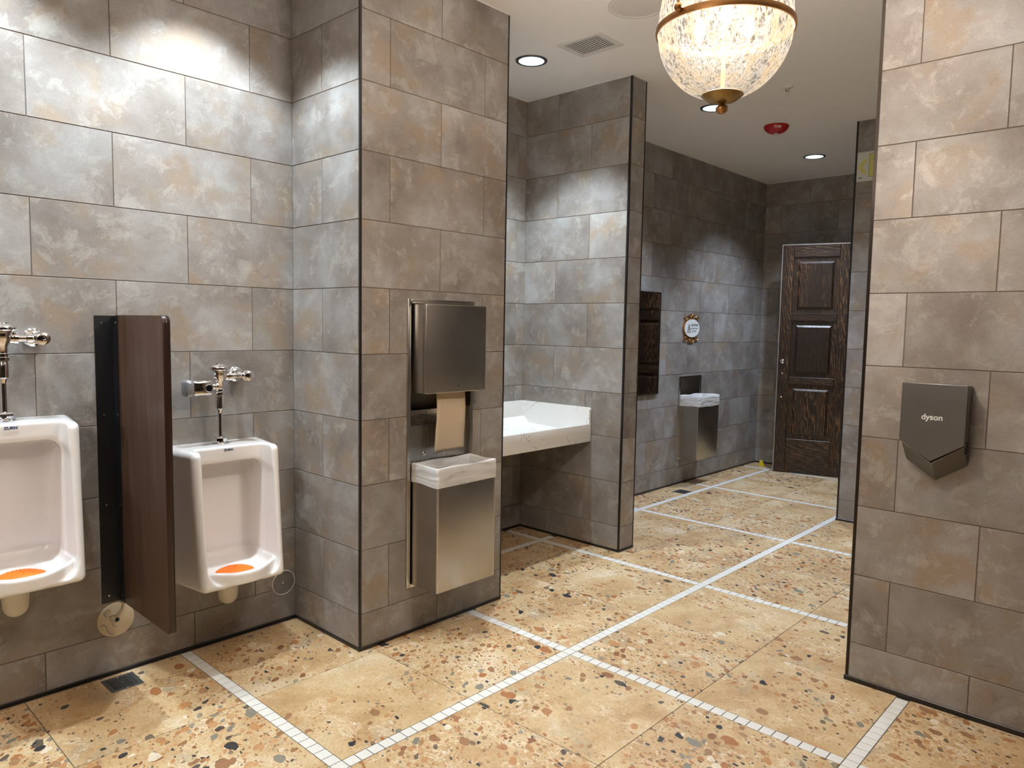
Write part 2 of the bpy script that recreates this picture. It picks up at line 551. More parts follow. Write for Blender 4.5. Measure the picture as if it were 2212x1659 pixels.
def tile_wall(parent, axis, plane, sgn, u0, u1, even, odd, z0=0.0, z1=ZC, holes=(), g=.0036):
    normal = {'X': (sgn, 0, 0), 'Y': (0, sgn, 0)}[axis]
    fm = frame_mat(normal)
    for i in range(-1, 11):
        a = max(z0, Z0 + i * CH if i >= 0 else 0.0)
        b = min(z1, Z0 + (i + 1) * CH)
        if b - a < .02:
            continue
        ph = even if i % 2 == 0 else odd
        k = math.floor((u0 - ph) / .6)
        while ph + k * .6 < u1:
            s, e = max(u0, ph + k * .6), min(u1, ph + (k + 1) * .6)
            k += 1
            if e - s < .012:
                continue
            r = (s + (g / 2 if s > u0 else 0), e - (g / 2 if e < u1 else 0), a + g / 2, b - g / 2)
            rects = [r]
            for hl in holes:
                rects = [q for rr in rects for q in subtract(rr, hl)]
            if not rects:
                continue
            cu, cz = (r[0] + r[1]) / 2, (r[2] + r[3]) / 2
            flip = -1 if (axis == 'X' and sgn < 0) or (axis == 'Y' and sgn > 0) else 1
            if rects == [r]:
                me = tile_mesh(r[1] - r[0], r[3] - r[2])
            else:
                me = cut_tile_mesh(rects, cu, cz)
            o = link('tile', me, None, parent)
            m = fm.copy()
            m.translation = Vector((plane, cu, cz)) if axis == 'X' else Vector((cu, plane, cz))
            o.matrix_basis = m

def wall_block(name, boxes):
    mb = MB()
    for lo, hi in boxes:
        mb.box(lo, hi)
    return struct(mb.build(name, M['grout'], smooth=False))

R_ = .0022   # grout recess
# niches for the recessed units
N1 = (2.215, 2.612, .250, 1.612)
N2 = (6.245, 6.625, .265, 1.030)

w_left = wall_block('wall_left', [((XA - .16, Y_BACK, 0), (XA - R_, YB, ZC))])
tile_wall(w_left, 'X', XA, 1, -.6, YB, 1.115, .815)

px0 = -3.81
w_pil = wall_block('wall_pillar', [
    ((px0, YB + R_, 0), (XC - .16, YC1 - R_, ZC)),
    ((XC - .16, YB + R_, 0), (XC - R_, N1[0], ZC)), ((XC - .16, N1[1], 0), (XC - R_, YC1 - R_, ZC)),
    ((XC - .16, N1[0], 0), (XC - R_, N1[1], N1[2])), ((XC - .16, N1[0], N1[3]), (XC - R_, N1[1], ZC))])
tile_wall(w_pil, 'Y', YB, -1, XA, XC - .004, -3.03, -3.33)
tile_wall(w_pil, 'X', XC, 1, YB + .006, YC1 - .004, 2.095, 2.402, holes=[N1])
tile_wall(w_pil, 'Y', YC1, 1, XALC, XC - .004, -3.1, -3.4)

w_alc = wall_block('wall_alcove', [((px0, YC1 - R_, 0), (XALC - R_, YD + R_, ZC))])
tile_wall(w_alc, 'X', XALC, 1, YC1, YD, 3.35, 3.05)

w_part = wall_block('wall_partition', [((px0, YD + R_, 0), (XDE - R_, YD2 - R_, ZC))])
tile_wall(w_part, 'Y', YD, -1, XALC, XDE - .004, -3.063, -3.354)
tile_wall(w_part, 'X', XDE, 1, YD + .006, YD2 - .004, 3.9, 3.6)
tile_wall(w_part, 'Y', YD2, 1, XF, XDE - .004, -3.1, -3.4)

w_cl = wall_block('wall_corridor_left', [
    ((px0, YD2 - R_, 0), (XF - .14, YF + .2, ZC)),
    ((XF - .14, YD2 - R_, 0), (XF - R_, N2[0], ZC)), ((XF - .14, N2[1], 0), (XF - R_, YF + .2, ZC)),
    ((XF - .14, N2[0], 0), (XF - R_, N2[1], N2[2])), ((XF - .14, N2[0], N2[3]), (XF - R_, N2[1], ZC))])
tile_wall(w_cl, 'X', XF, 1, YD2, YF, 6.278, 5.98, holes=[N2])

DO0, DO1, DOZ = -3.215, -1.55, 2.425     # doorway in the end wall
w_far = wall_block('wall_far', [((XF - R_, YF + R_, 0), (DO0, YF + .2, ZC)), ((DO1, YF + R_, 0), (X_END, YF + .2, ZC)),
                                ((DO0, YF + R_, DOZ), (DO1, YF + .2, ZC)), ((DO0, YF + .9, 0), (DO1, YF + 1.0, DOZ))])
tile_wall(w_far, 'Y', YF, -1, XF, -.4, -2.817, -3.115, holes=[(DO0, DO1, -1, DOZ)])

w_cr = wall_block('wall_corridor_right', [((XRR + R_, YRR + R_, 0), (X_END, YRR + .18, ZC))])
tile_wall(w_cr, 'Y', YRR, -1, XRR + .004, X_END, -1.72, -1.42)
tile_wall(w_cr, 'X', XRR, -1, YRR + .006, YRR + .18, 5.5, 5.8)

w_r = wall_block('wall_right', [((XR + R_, YR + R_, 0), (X_END, YR + .18, ZC))])
tile_wall(w_r, 'Y', YR, -1, XR + .004, X_END, -.866, -.561)
tile_wall(w_r, 'X', XR, -1, YR + .006, YR + .18, 2.5, 2.8)

w_e = wall_block('wall_east', [((X_END, Y_BACK, 0), (X_END + .15, YF + .2, ZC))])
tile_wall(w_e, 'X', X_END, -1, Y_BACK, YR, .4, .7)
w_b = wall_block('wall_back', [((px0, Y_BACK - .15, 0), (X_END + .15, Y_BACK, ZC))])
tile_wall(w_b, 'Y', Y_BACK, 1, XA, X_END, .4, .7)

# ------------------------------------------------------------------ ceiling
ceil = struct(MB().box((px0, Y_BACK - .15, ZC), (X_END + .15, YF + 1.0, ZC + .12)).build('ceiling', M['ceiling'], smooth=False))

# ------------------------------------------------------------------ floor
flo = struct(MB().box((px0, Y_BACK - .15, -.12), (X_END + .15, YF + 1.0, -.0018)).build('floor', M['fgrout'], smooth=False))
SW = .0250          # half strip width incl. half joint
FG = .0028
floor_cache = {}
def floor_piece(name, w, h, mat, key, parent=flo):
    k = (key, round(w, 4), round(h, 4))
    if k not in floor_cache:
        c = .0008
        vs_ = []
        for i, z in ((0, -TT), (0, -c), (c, 0.0)):
            for sx, sy in ((-1, -1), (1, -1), (1, 1), (-1, 1)):
                vs_.append((sx * (w / 2 - i), sy * (h / 2 - i), z))
        fs = [(8, 9, 10, 11)]
        for j in (0, 4):
            for q in range(4):
                fs.append((j + q, j + (q + 1) % 4, j + 4 + (q + 1) % 4, j + 4 + q))
        me = bpy.data.meshes.new(name)
        me.from_pydata(vs_, [], fs)
        me.materials.append(mat)
        floor_cache[k] = me
    return floor_cache[k]

TW = (GP - 2 * SW) / 2
for i in range(-2, 4):
    for j in range(-3, 6):
        for a in (0, 1):
            for b in (0, 1):
                cx = GX + i * GP + SW + TW * (a + .5)
                cy = GY + j * GP + SW + TW * (b + .5)
                if cx - TW / 2 < px0 - .6 or cx + TW / 2 > X_END + .7 or cy < Y_BACK or cy > YF + .6:
                    continue
                x0_, x1_ = max(cx - TW / 2, px0), min(cx + TW / 2, X_END + .15)
                o = link('floor_tile', floor_piece('floor_tile', x1_ - x0_ - FG, TW - FG, M['floor'], 'f'), None, flo,
                         ((x0_ + x1_) / 2, cy, 0))
                o.rotation_euler = (0, 0, 0)

def in_room(x, y):
    if x < XA + .0 and y < YB: return False
    if y < -.3 or y > YF: return False
    if x < XC and YB < y < YC1: return False
    if x < XALC: return False
    if x < XDE and YD < y < YD2: return False
    if x < XF and y > YD2: return False
    if x > XR and YR < y < YR + .18: return False
    if x > XRR and YRR < y < YRR + .18: return False
    return True
Rm = cam.matrix_world.to_3x3().transposed()
def visible(x, y):
    c = Rm @ (Vector((x, y, 0)) - Vector((0, 0, CAM_H)))
    if c.z > -.3: return False
    u, v = 1106 + 1581.38 * c.x / -c.z, 829.5 - 1581.38 * c.y / -c.z
    if not (-60 < u < 2270 and 0 < v < 1720): return False
    # a point behind the dryer wall cannot be seen
    if y > YR and x > XR * y / YR + .1: return False
    if y > YRR and x > XRR * y / YRR + .1: return False
    return True
pos = set()
step = GP / 25
for i in range(-2, 4):
    for j in range(-3, 6):
        for k in range(25):
            pos.add((round(GX + i * GP + k * step, 4), round(GY + j * GP, 4)))
            pos.add((round(GX + i * GP, 4), round(GY + j * GP + k * step, 4)))
pos = [p for p in pos if in_room(*p) and in_room(p[0] - .02, p[1]) and in_room(p[0], p[1] + .02) and in_room(p[0], p[1] - .02)]
see = sorted([p for p in pos if visible(*p)], key=lambda p: math.hypot(*p))
near = set(see[:300])
mm = floor_piece('mosaic_tile', step - .0032, step - .0032, M['mosaic'], 'm')
for p in see[:300]:
    link('mosaic_tile', mm, None, flo, (p[0], p[1], .0002))
rest = MB()
hs = (step - .0032) / 2
for p in pos:
    if p not in near:
        rest.box((p[0] - hs, p[1] - hs, -TT), (p[0] + hs, p[1] + hs, .0002))
ro = rest.build('mosaic_strip', M['mosaic'], flo, smooth=False)
ro['kind'] = 'stuff'

# ------------------------------------------------------------------ base strips and corner profiles
def baseboard(name, segs):
    mb = MB()
    for lo, hi in segs:
        mb.rbox(lo, hi, .002, 1)
    return struct(mb.build(name, M['black']))
bt, bh = .006, .016
baseboard('baseboard_left', [((XA, Y_BACK, 0), (XA + bt, YB, bh))])
baseboard('baseboard_pillar', [((XA + bt, YB - bt, 0), (XC + bt, YB, bh)), ((XC, YB, 0), (XC + bt, YC1, bh))])
baseboard('baseboard_alcove', [((XALC, YC1, 0), (XALC + bt, YD, bh))])
baseboard('baseboard_partition', [((XALC + bt, YD - bt, 0), (XDE + bt, YD, bh)), ((XDE, YD, 0), (XDE + bt, YD2, bh))])
baseboard('baseboard_corridor_left', [((XF, YD2, 0), (XF + bt, YF, bh))])
baseboard('baseboard_far', [((XF + bt, YF - bt, 0), (DO0 - .03, YF, bh))])
baseboard('baseboard_corridor_right', [((XRR - bt, YRR - bt, 0), (X_END, YRR, bh))])
baseboard('baseboard_right', [((XR - bt, YR - bt, 0), (X_END, YR, bh + .006))])

def corner_trim(n, x, y, dx, dy, w=.007, mat='black'):
    """square-edge profile on an outer corner; dx, dy point into the wall"""
    mb = MB()
    x0, x1 = sorted((x - dx * .0012, x + dx * w))
    y0, y1 = sorted((y - dy * .0012, y + dy * w))
    mb.box((x0, y0, bh), (x1, y1, ZC))
    return struct(mb.build('trim_%d' % n, M[mat], smooth=False))
corner_trim(1, XC, YB, -1, 1, .009)
corner_trim(2, XC, YC1, -1, -1, .008)
corner_trim(3, XDE, YD, -1, 1, .011)
corner_trim(4, XDE, YD2, -1, -1, .010)
corner_trim(5, XR, YR, 1, 1, .012, 'bronze_trim')
corner_trim(6, XRR, YRR, 1, 1, .013)

# white sealant bead where wall meets ceiling
def bead(n, lo, hi):
    struct(MB().box(lo, hi).build('trim_%d' % n, M['white'], smooth=False))
e_ = .004
bead(7, (XA, -.5, ZC - e_), (XA + e_, YB, ZC))
bead(8, (XC, YB, ZC - e_), (XC + e_, YC1, ZC))
bead(9, (XALC, YD - e_, ZC - e_), (XDE, YD, ZC))
bead(10, (XALC, YC1, ZC - e_), (XALC + e_, YD, ZC))
bead(11, (XF, YD2, ZC - e_), (XF + e_, YF, ZC))
bead(12, (XF + e_, YF - e_, ZC - e_), (X_END, YF, ZC))
bead(13, (XRR, YRR - e_, ZC - e_), (X_END, YRR, ZC))
bead(14, (XDE, YD, ZC - e_), (XDE + e_, YD2, ZC))

# ------------------------------------------------------------------ urinals (signed distance field -> surface nets)
def surface_nets(f, org, h):
    s = f < 0
    nx, ny, nz = f.shape
    cells = np.zeros((nx - 1, ny - 1, nz - 1), np.int8)
    acc = np.zeros((nx - 1, ny - 1, nz - 1, 3))
    cnt = np.zeros((nx - 1, ny - 1, nz - 1))
    for ax in range(3):
        sl0 = [slice(None)] * 3
        sl1 = [slice(None)] * 3
        sl0[ax] = slice(0, -1)
        sl1[ax] = slice(1, None)
        f0, f1 = f[tuple(sl0)], f[tuple(sl1)]
        cr = (f0 < 0) != (f1 < 0)
        t = np.where(cr, f0 / np.where(cr, f0 - f1, 1), 0)
        o1, o2 = [a for a in range(3) if a != ax]
        for a in (0, 1):
            for b in (0, 1):
                q = [slice(None)] * 3
                q[o1] = slice(a, f.shape[o1] - 1 + a)
                q[o2] = slice(b, f.shape[o2] - 1 + b)
                c = cr[tuple(q)]
                tt = t[tuple(q)]
                p = np.zeros(c.shape + (3,))
                p[..., ax] = tt
                p[..., o1] = a
                p[..., o2] = b
                acc += np.where(c[..., None], p, 0)
                cnt += c
    act = cnt > 0
    idx = -np.ones(act.shape, np.int64)
    idx[act] = np.arange(act.sum())
    base = np.stack(np.nonzero(act), -1)
    V = (base + acc[act] / cnt[act][:, None]) * h + np.array(org)
    F = []
    for ax in range(3):
        sl0 = [slice(None)] * 3
        sl1 = [slice(None)] * 3
        sl0[ax] = slice(0, -1)
        sl1[ax] = slice(1, None)
        s0, s1 = s[tuple(sl0)], s[tuple(sl1)]
        cr = s0 != s1
        o1, o2 = (ax + 1) % 3, (ax + 2) % 3
        I = np.stack(np.nonzero(cr), -1)
        I = I[(I[:, o1] > 0) & (I[:, o2] > 0) & (I[:, o1] < f.shape[o1] - 1) & (I[:, o2] < f.shape[o2] - 1)]
        flip = s1[tuple(I.T)]
        e1 = np.zeros(3, int); e1[o1] = 1
        e2 = np.zeros(3, int); e2[o2] = 1
        q = [idx[tuple((I - e1 * a - e2 * b).T)] for a, b in ((1, 1), (0, 1), (0, 0), (1, 0))]
        Q = np.stack(q, -1)
        Q[flip] = Q[flip][:, ::-1]
        F.append(Q)
    return V, np.concatenate(F)

def urinal_mesh():
    """local frame: x = out from wall, y = along wall, z = height above mesh base (base = 0.345 m)"""
    h = .0042
    ax = np.arange(-.012, .39, h); ay = np.arange(-.27, .27, h); az = np.arange(.30, .99, h)
    d, y, z = np.meshgrid(ax, ay, az, indexing='ij')
    def smax(a, b, k):
        t = np.clip(.5 - .5 * (b - a) / k, 0, 1)
        return b + (a - b) * t + k * t * (1 - t)
    def smin(a, b, k): return -smax(-a, -b, k)
    def rb(p, c, hw, r):
        q = [np.abs(p[i] - c[i]) - hw[i] + r for i in range(3)]
        return np.sqrt(sum(np.maximum(a, 0) ** 2 for a in q)) + np.minimum(np.maximum(np.maximum(q[0], q[1]), q[2]), 0) - r
    def bx(p, lo, hi, r): return rb(p, [(a + b) / 2 for a, b in zip(lo, hi)], [(b - a) / 2 for a, b in zip(lo, hi)], r)
    hw = .243 - .045 * np.clip(d / .27, 0, 1.3)
    ys = y * .2 / hw
    ds = d - .055 * np.clip((.957 - z) / .587, 0, 1) * np.clip(d / .27, 0, 1.2) * 1.0
    # rear of the wings stays upright, front leans out towards the bottom
    body = bx((ds, ys, z), (-.08, -.2, .362), (.262, .2, .957), .026)
    rec = bx((d, y, z), (.175, -.160, .437), (.6, .160, 1.3), .016)
    zz = z + .04 * np.clip((d - .06) / .2, 0, 1)
    bas = bx((d, y, zz), (.05, -.152, .425), (.6, .160, .905), .05)
    cav = smin(rec, bas, .02)
    shp = smax(body, -cav, .010)
    arc = .268 + .085 * (1 - (y / .178) ** 2)
    lo_ = np.maximum(np.maximum(d - arc, -(d - .08)), np.abs(y) - .180) * .9
    lo_ = smax(lo_, np.maximum(z - .430 - .012 * np.clip((np.abs(y) - .05) / .11, 0, 1), .354 - z + .022 * np.clip((d - .22) / .12, 0, 1)), .012)
    li = np.maximum(d - arc + .030, np.abs(y) - .160) * .9
    li = smax(li, .392 - z, .03)
    lip = smax(lo_, -li, .010)
    tot = smin(shp, lip, .012)
    tot = np.maximum(tot, -d)
    V, F = surface_nets(tot, (ax[0], ay[0], az[0]), h)
    V[:, 2] -= .345
    me = bpy.data.meshes.new('urinal_body')
    me.from_pydata(V.tolist(), [], F.tolist())
    for p in me.polygons: p.use_smooth = True
    me.set_sharp_from_angle(angle=math.radians(75))
    bm = bmesh.new(); bm.from_mesh(me)
    bmesh.ops.recalc_face_normals(bm, faces=bm.faces[:])
    bm.to_mesh(me); bm.free()
    return me

UY1, UY2, UDZ = .688, 1.503, .172
UB = .345
ur = thing('urinal', 'white china urinal with orange screen in the corner beside the tiled pillar', 'urinal', (XA + .0015, UY2, UB), group='wall hung urinals')
link('body', urinal_mesh(), M['porcelain'], ur)
MB().lathe([(.042 * math.sin(x), -.070 - .042 * math.cos(x)) for x in [math.pi / 2 * k / 8 for k in range(9)]] + [(.044, -.04), (.046, .012)], (.150, 0, 0), seg=28).build('trap', M['porcelain_trap'], ur)
lg = text_obj('logo', 'ZURN', .0135, M['logo'], ur, Matrix.Translation((.1768, 0, .596)) @ frame_mat((1, 0, 0)), .0003, sx=1.15, offset=.0006)
ur2 = dup(ur, (XA + .0015, UY1, UB + UDZ), 'white china urinal mounted higher than its neighbour, beside the black partition bracket', 'wall hung urinals')

def screen(y, zb, label):
    mb = MB()
    n = 52
    vs_, fs = [], []
    prof = [(.072, .0, .06), (.071, .005, .05), (.064, .010, .02), (.048, .017, .0), (.026, .0215, .0), (.010, .0225, .0)]
    for r, z, ser in prof:
        for k in range(n):
            a = 2 * math.pi * k / n
            rr = r * (1 + ser * (-1) ** k)
            vs_.append((XA + .215 + rr * .95 * math.cos(a), y + rr * 1.15 * math.sin(a), zb + z))
    for q in range(len(prof) - 1):
        for k in range(n):
            fs.append((q * n + k, q * n + (k + 1) % n, (q + 1) * n + (k + 1) % n, (q + 1) * n + k))
    fs.append(tuple((len(prof) - 1) * n + k for k in range(n)))
    fs.append(tuple(range(n - 1, -1, -1)))
    mb.add(vs_, fs)
    # small studs over the mat
    for k in range(46):
        a, r = k * 2.39996, .050 * math.sqrt((k + .5) / 46)
        mb.lathe([(.0022, 0), (.0012, .0045)], (XA + .215 + r * .95 * math.cos(a), y + r * 1.15 * math.sin(a), zb + .0225 - 3.2 * r * r - .0015), seg=6)
    o = mb.build('urinal_screen', M['orange'], angle=50)
    return tag(o, label, 'urinal screen', 'orange urinal screens')
screen(UY2, .396, 'orange rubber screen lying in the urinal beside the tiled pillar')
screen(UY1, .396 + UDZ, 'orange rubber screen lying in the higher mounted urinal')

# ------------------------------------------------------------------ flush valves (origin: spud on the deck)
fv = thing('flush_valve', 'chrome sensor flush valve above the urinal in the corner', 'flush valve', (XA + .100, UY2, .958), group='chrome flush valves')
MB().lathe([(.036, -.003), (.036, .004), (.033, .008), (.024, .010), (.024, .014)], seg=32).build('spud_flange', M['chrome'], fv)
MB().lathe([(.026, .012), (.027, .014), (.027, .028), (.022, .033), (.012, .036)], seg=6).build('spud_nut', M['chrome'], fv, angle=20)
MB().cyl((0, 0, .03), .0092, .13, seg=20).build('flush_tube', M['chrome'], fv)
MB().lathe([(.009, .140), (.0135, .158), (.019, .162), (.019, .215), (.0175, .218), (.0175, .222), (.0225, .224), (.0225, .236), (.020, .238), (.020, .250), (.017, .252)], seg=32).build('vacuum_breaker', M['chrome'], fv)
MB().lathe([(.017, .248), (.018, .275), (.022, .282), (.031, .300), (.033, .315), (.034, .325), (.040, .327), (.041, .334), (.046, .338), (.047, .343), (.044, .350), (.034, .356), (.024, .360), (.023, .364), (.0, .365)], seg=40).build('valve_body', M['chrome'], fv)
sb = MB().rbox((-.028, -.130, .226), (.030, -.040, .292), .012, 3).build('sensor_box', M['chrome'], fv)
MB().rbox((-.031, -.163, .222), (.033, -.124, .296), .015, 3).build('end_cap', M['greyplastic'], sb)
MB().cyl((.0285, -.062, .258), .0175, .004, 'X', 24, .001).build('lens_ring', M['chrome'], sb)
MB().cyl((.0290, -.062, .258), .014, .0045, 'X', 24, .001).build('lens', M['lens'], sb)
MB().cyl((.0285, -.092, .256), .006, .003, 'X', 16).build('indicator', M['lens'], sb)
MB().lathe([(.021, -.046), (.021, -.038), (.016, -.036), (.016, -.026), (.023, -.024), (.023, -.014), (.018, -.012)], (0, 0, .262), 'Y', 24).build('sensor_collar', M['chrome'], fv)
MB().lathe([(.020, .02), (.021, .034), (.023, .036), (.023, .048), (.014, .050), (.014, .075), (.019, .077), (.019, .094), (.015, .096), (.015, .125)], (0, 0, .306), 'Y', 28).build('outlet_tube', M['chrome'], fv)
st = MB().lathe([(.014, -.098), (.014, -.045), (.022, -.040), (.024, -.02), (.024, .016), (.019, .020), (.019, .030), (.0235, .032), (.0235, .044), (.018, .048), (.006, .049), (.005, .046), (.0, .046)], (0, .122, .306), 'X', 28).build('control_stop', M['chrome'], fv)
MB().lathe([(.039, -.0985), (.039, -.094), (.032, -.084), (.018, -.078)], (0, .122, .306), 'X', 32).build('wall_flange', M['chrome'], st)
fv2 = dup(fv, (XA + .100, UY1, .958 + UDZ), 'chrome flush valve above the higher mounted urinal', 'chrome flush valves')

# ------------------------------------------------------------------ privacy partition
pt = thing('urinal_partition', 'walnut brown privacy screen on a black wall bracket between the two urinals', 'partition', (XA, 1.10, .316))
r_ = .03
poly = [(.0, .004), (.505, -.002)]
prof = [(.02, .0), (.485, .0)]
for k in range(7):
    a = -math.pi / 2 + math.pi / 2 * k / 6
    prof.append((.505 - .01 + .01 * math.cos(a), .01 + .01 * math.sin(a)))
for k in range(7):
    a = math.pi / 2 * k / 6
    prof.append((.505 - r_ + r_ * math.cos(a), 1.213 - r_ + r_ * math.sin(a)))
prof.append((.02, 1.213))
# prism along Y wants (z, x) order
MB().prism([(p[1], p[0]) for p in prof], .0, .026, 'Y').build('panel', M['walnut'], pt, angle=25)
edge = MB()
mid = [p for p in prof if p[0] > .44]
ring_o, vs_, fs = mid, [], []
for (a, b) in mid:
    nx_, nz_ = (1, 0)
    vs_ += [(a + .0012, -.0006, b + (.0006 if b > .6 else -.0006)), (a + .0012, .0266, b + (.0006 if b > .6 else -.0006))]
for i in range(len(mid) - 1):
    fs.append((2 * i, 2 * i + 1, 2 * i + 3, 2 * i + 2))
edge.add(vs_, fs)
eo = edge.build('edge_band', M['walnut_edge'], pt, angle=60)
sm = eo.modifiers.new('thick', 'SOLIDIFY'); sm.thickness = .002; sm.offset = -1
br = MB()
br.box((.0, -.073, .0), (.003, .0, 1.210)).box((.0, -.003, .0), (.052, .0, 1.210))
bo = br.build('bracket', M['blackmetal'], pt, smooth=False)
for zz in (.03, .42, .80, 1.18):
    MB().lathe([(.0, .0055), (.003, .005), (.0042, .003), (.0042, .002)][::-1], (0, -.045, zz), 'X', 10).build('screw', M['chrome'], bo)
    MB().lathe([(.0042, -.0035), (.0042, -.005), (.0, -.006)], (.035, 0, zz), 'Y', 10).build('screw', M['chrome'], bo)

# ------------------------------------------------------------------ plates on the urinal wall
pc = thing('cover_plate', 'round beige plate with dried adhesive swirls below the partition bracket', 'cover plate', (XA, 1.079, .236))
MB().lathe([(.074, .0), (.074, .003), (.070, .0055), (.0, .0055)], (0, 0, 0), 'X', 40).build('disc', M['beige'], pc)
def swirl(pts, r=.0022):
    MB().tube([(.0058, y, z) for y, z in pts], r, 6).build('adhesive', M['putty'], pc)
swirl([(-.030 + .012 * math.cos(a) * 1.4, .036 + .014 * math.sin(a)) for a in [x * .35 for x in range(3, 13)]] + [(.0, .022), (.018, .040), (.026, .056)])
swirl([(-.062, -.014), (-.048, -.010), (-.040, -.020), (-.034, -.040), (-.024, -.056), (-.012, -.062)])
swirl([(-.012 + .012 * math.cos(a), .008 + .012 * math.sin(a)) for a in [x * .4 for x in range(0, 14)]], .0018)
swirl([(-.016, -.012), (-.012, -.024), (-.004, -.029), (.004, -.030)], .002)
MB().cyl((.0052, .004, -.002), .0085, .0012, 'X', 16).build('screw_hole', M['hole'], pc)
MB().lathe([(.0085, .004), (.0115, .0068), (.0115, .0062)], (0, .004, -.002), 'X', 20, cap=False).build('hole_rim', M['putty'], pc)

pc2 = thing('cleanout_cover', 'round wall cleanout cover with bright steel rim near the pillar corner', 'cover plate', (XA, 1.866, .198))
MB().lathe([(.062, .0), (.062, .0015), (.0, .0018)], (0, 0, 0), 'X', 48).build('disc', M['disc_reflect'], pc2)
MB().lathe([(.0585, .0005), (.0585, .0038), (.0615, .0042), (.0640, .0018), (.0640, .0)], (0, 0, 0), 'X', 48, cap=False).build('rim', M['rim'], pc2)
MB().lathe([(.0065, .001), (.0065, .003), (.0, .0045)], (0, 0, 0), 'X', 16).build('screw', M['chrome'], pc2)

# ------------------------------------------------------------------ floor drains
def drain(x0, x1, y0, y1, label, n=9, m=9):
    t = thing('floor_drain', label, 'floor drain', ((x0 + x1) / 2, (y0 + y1) / 2, 0))
    hx, hy = (x1 - x0) / 2, (y1 - y0) / 2
    MB().rbox((-hx, -hy, .0003), (hx, hy, .0022), .0008, 1).build('grate', M['drain'], t)
    ix, iy = hx - .018, hy - .016
    holes = MB()
    for a in range(n):
        for b in range(m):
            cx_, cy_ = -ix + 2 * ix * (a + .5) / n, -iy + 2 * iy * (b + .5) / m
            if (a in (n // 2,)) and b in (m // 2,):
                continue
            w_, h_ = ix / n * .62, iy / m * .66
            holes.box((cx_ - w_, cy_ - h_, .0016), (cx_ + w_, cy_ + h_, .0026))
    ho = holes.build('grate_holes', M['hole'], t, smooth=False)
    ho['kind'] = 'stuff'
    for sx in (-1, 1):
        MB().lathe([(.004, .002), (.003, .0035), (.0, .0036)], (sx * (hx - .010), 0, 0), seg=10).build('screw', M['chrome'], t)
drain(-3.250, -3.112, .999, 1.126, 'square grey floor drain grate beneath the black bracket by the wall')
drain(-3.455, -3.330, 5.915, 6.060, 'dark floor drain grate below the framed mirror', 7, 7)

# ------------------------------------------------------------------ waste bins and liners
def bag(bw, bd, top, drop_out, drop_in, seed, wob):
    """bag folded over a rectangular rim; local x out from wall, y along wall"""
    rr = random.Random(seed)
    N = 132
    per = []
    x0, x1, y0, y1 = .006, bd, -bw / 2, bw / 2
    L = [(x0, y0, x1, y0), (x1, y0, x1, y1), (x1, y1, x0, y1), (x0, y1, x0, y0)]
    tot = 2 * (bw + bd - .006)
    ph = [rr.uniform(0, 6.28) for _ in range(12)]
    for i in range(N):
        s = i / N * tot
        for a, b, c, d in L:
            l = math.hypot(c - a, d - b)
            if s <= l:
                t = s / l
                per.append((a + (c - a) * t, b + (d - b) * t, (d - b) / l, -(c - a) / l, i / N))
                break
            s -= l
    rows = []
    prof = [(.004, -drop_out), (.0055, -drop_out * .75), (.006, -drop_out * .5), (.0055, -drop_out * .25), (.0045, -.004), (.001, .002), (-.006, -.001), (-.012, -.03), (-.02, -.07), (-.03, -drop_in)]
    vs_, fs = [], []
    for j, (o_, dz) in enumerate(prof):
        for x, y, nx_, ny_, t in per:
            ang = 2 * math.pi * t
            inn = o_ < 0
            wv = sum(math.sin(ang * (q + 2) * (2 if inn else 1) + ph[q] + dz * (30 + 9 * q)) / (q + 1.5) for q in range(9))
            am = wob * (3.0 if o_ < -.01 else 1.0) * (.0 if abs(o_ - .001) < .0005 else 1)
            o2 = o_ + am * wv
            if not inn:
                o2 = max(o2, .0018)
            if x < .012 and not inn:
                o2 = .002
            z = top + dz
            if j == 0:
                z += wob * 2.2 * wv
            if j in (5, 6):
                z += wob * 1.2 * math.sin(ang * 5 + ph[3])
            xx, yy = x + nx_ * o2, y + ny_ * o2
            if inn:
                yy = y * (1 + o_ / (bw / 2)) + ny_ * am * wv * .6
                cxm = (x0 + x1) / 2
                xx = cxm + (x - cxm) * (1 + o_ / (bd / 2)) + nx_ * am * wv * .6
            vs_.append((xx, yy, z))
    n = len(per)
    for j in range(len(prof) - 1):
        for k in range(n):
            k2 = (k + 1) % n
            fs.append((j * n + k, j * n + k2, (j + 1) * n + k2, (j + 1) * n + k))
    return MB().add(vs_, fs)

def waste_bin(x, yc, zb, bw, bd, bhh, drop, seed, label, wob):
    t = thing('waste_bin', label, 'waste bin', (x, yc, zb))
    th = .0025
    mb = MB()
    h2 = bw / 2
    mb.rbox((.005, -h2, 0), (bd, h2, th), .001, 1)
    mb.box((.005, -h2, 0), (.005 + th, h2, bhh))
    mb.box((.005, -h2, 0), (bd, -h2 + th, bhh)).box((.005, h2 - th, 0), (bd, h2, bhh))
    mb.rbox((bd - th, -h2, 0), (bd, h2, bhh), .0012, 2)
    mb.build('body', M['steel'], t)
    for sy in (-1, 1):
        MB().lathe([(.006, 0), (.006, bhh - .004)], (bd - .0045, sy * (h2 - .0045), .002), seg=14).build('corner_edge', M['steel_s'], t)
    lo = bag(bw, bd, bhh, drop, .20, seed, wob).build('bin_liner', M['liner'], t, angle=180)
    lo['label'] = 'translucent white plastic bag folded over the rim'
    return t

B1Y, B1W, B1D = 2.417, .382, .197
waste_bin(XC, B1Y, .246, B1W, B1D, .598, .092, 5, 'stainless waste bin with white bag under the paper towel dispenser', .0016)
waste_bin(XF, 6.447, .262, .405, .205, .605, .10, 11, 'stainless waste bin with white bag on the corridor wall below the caution sign', .0024)

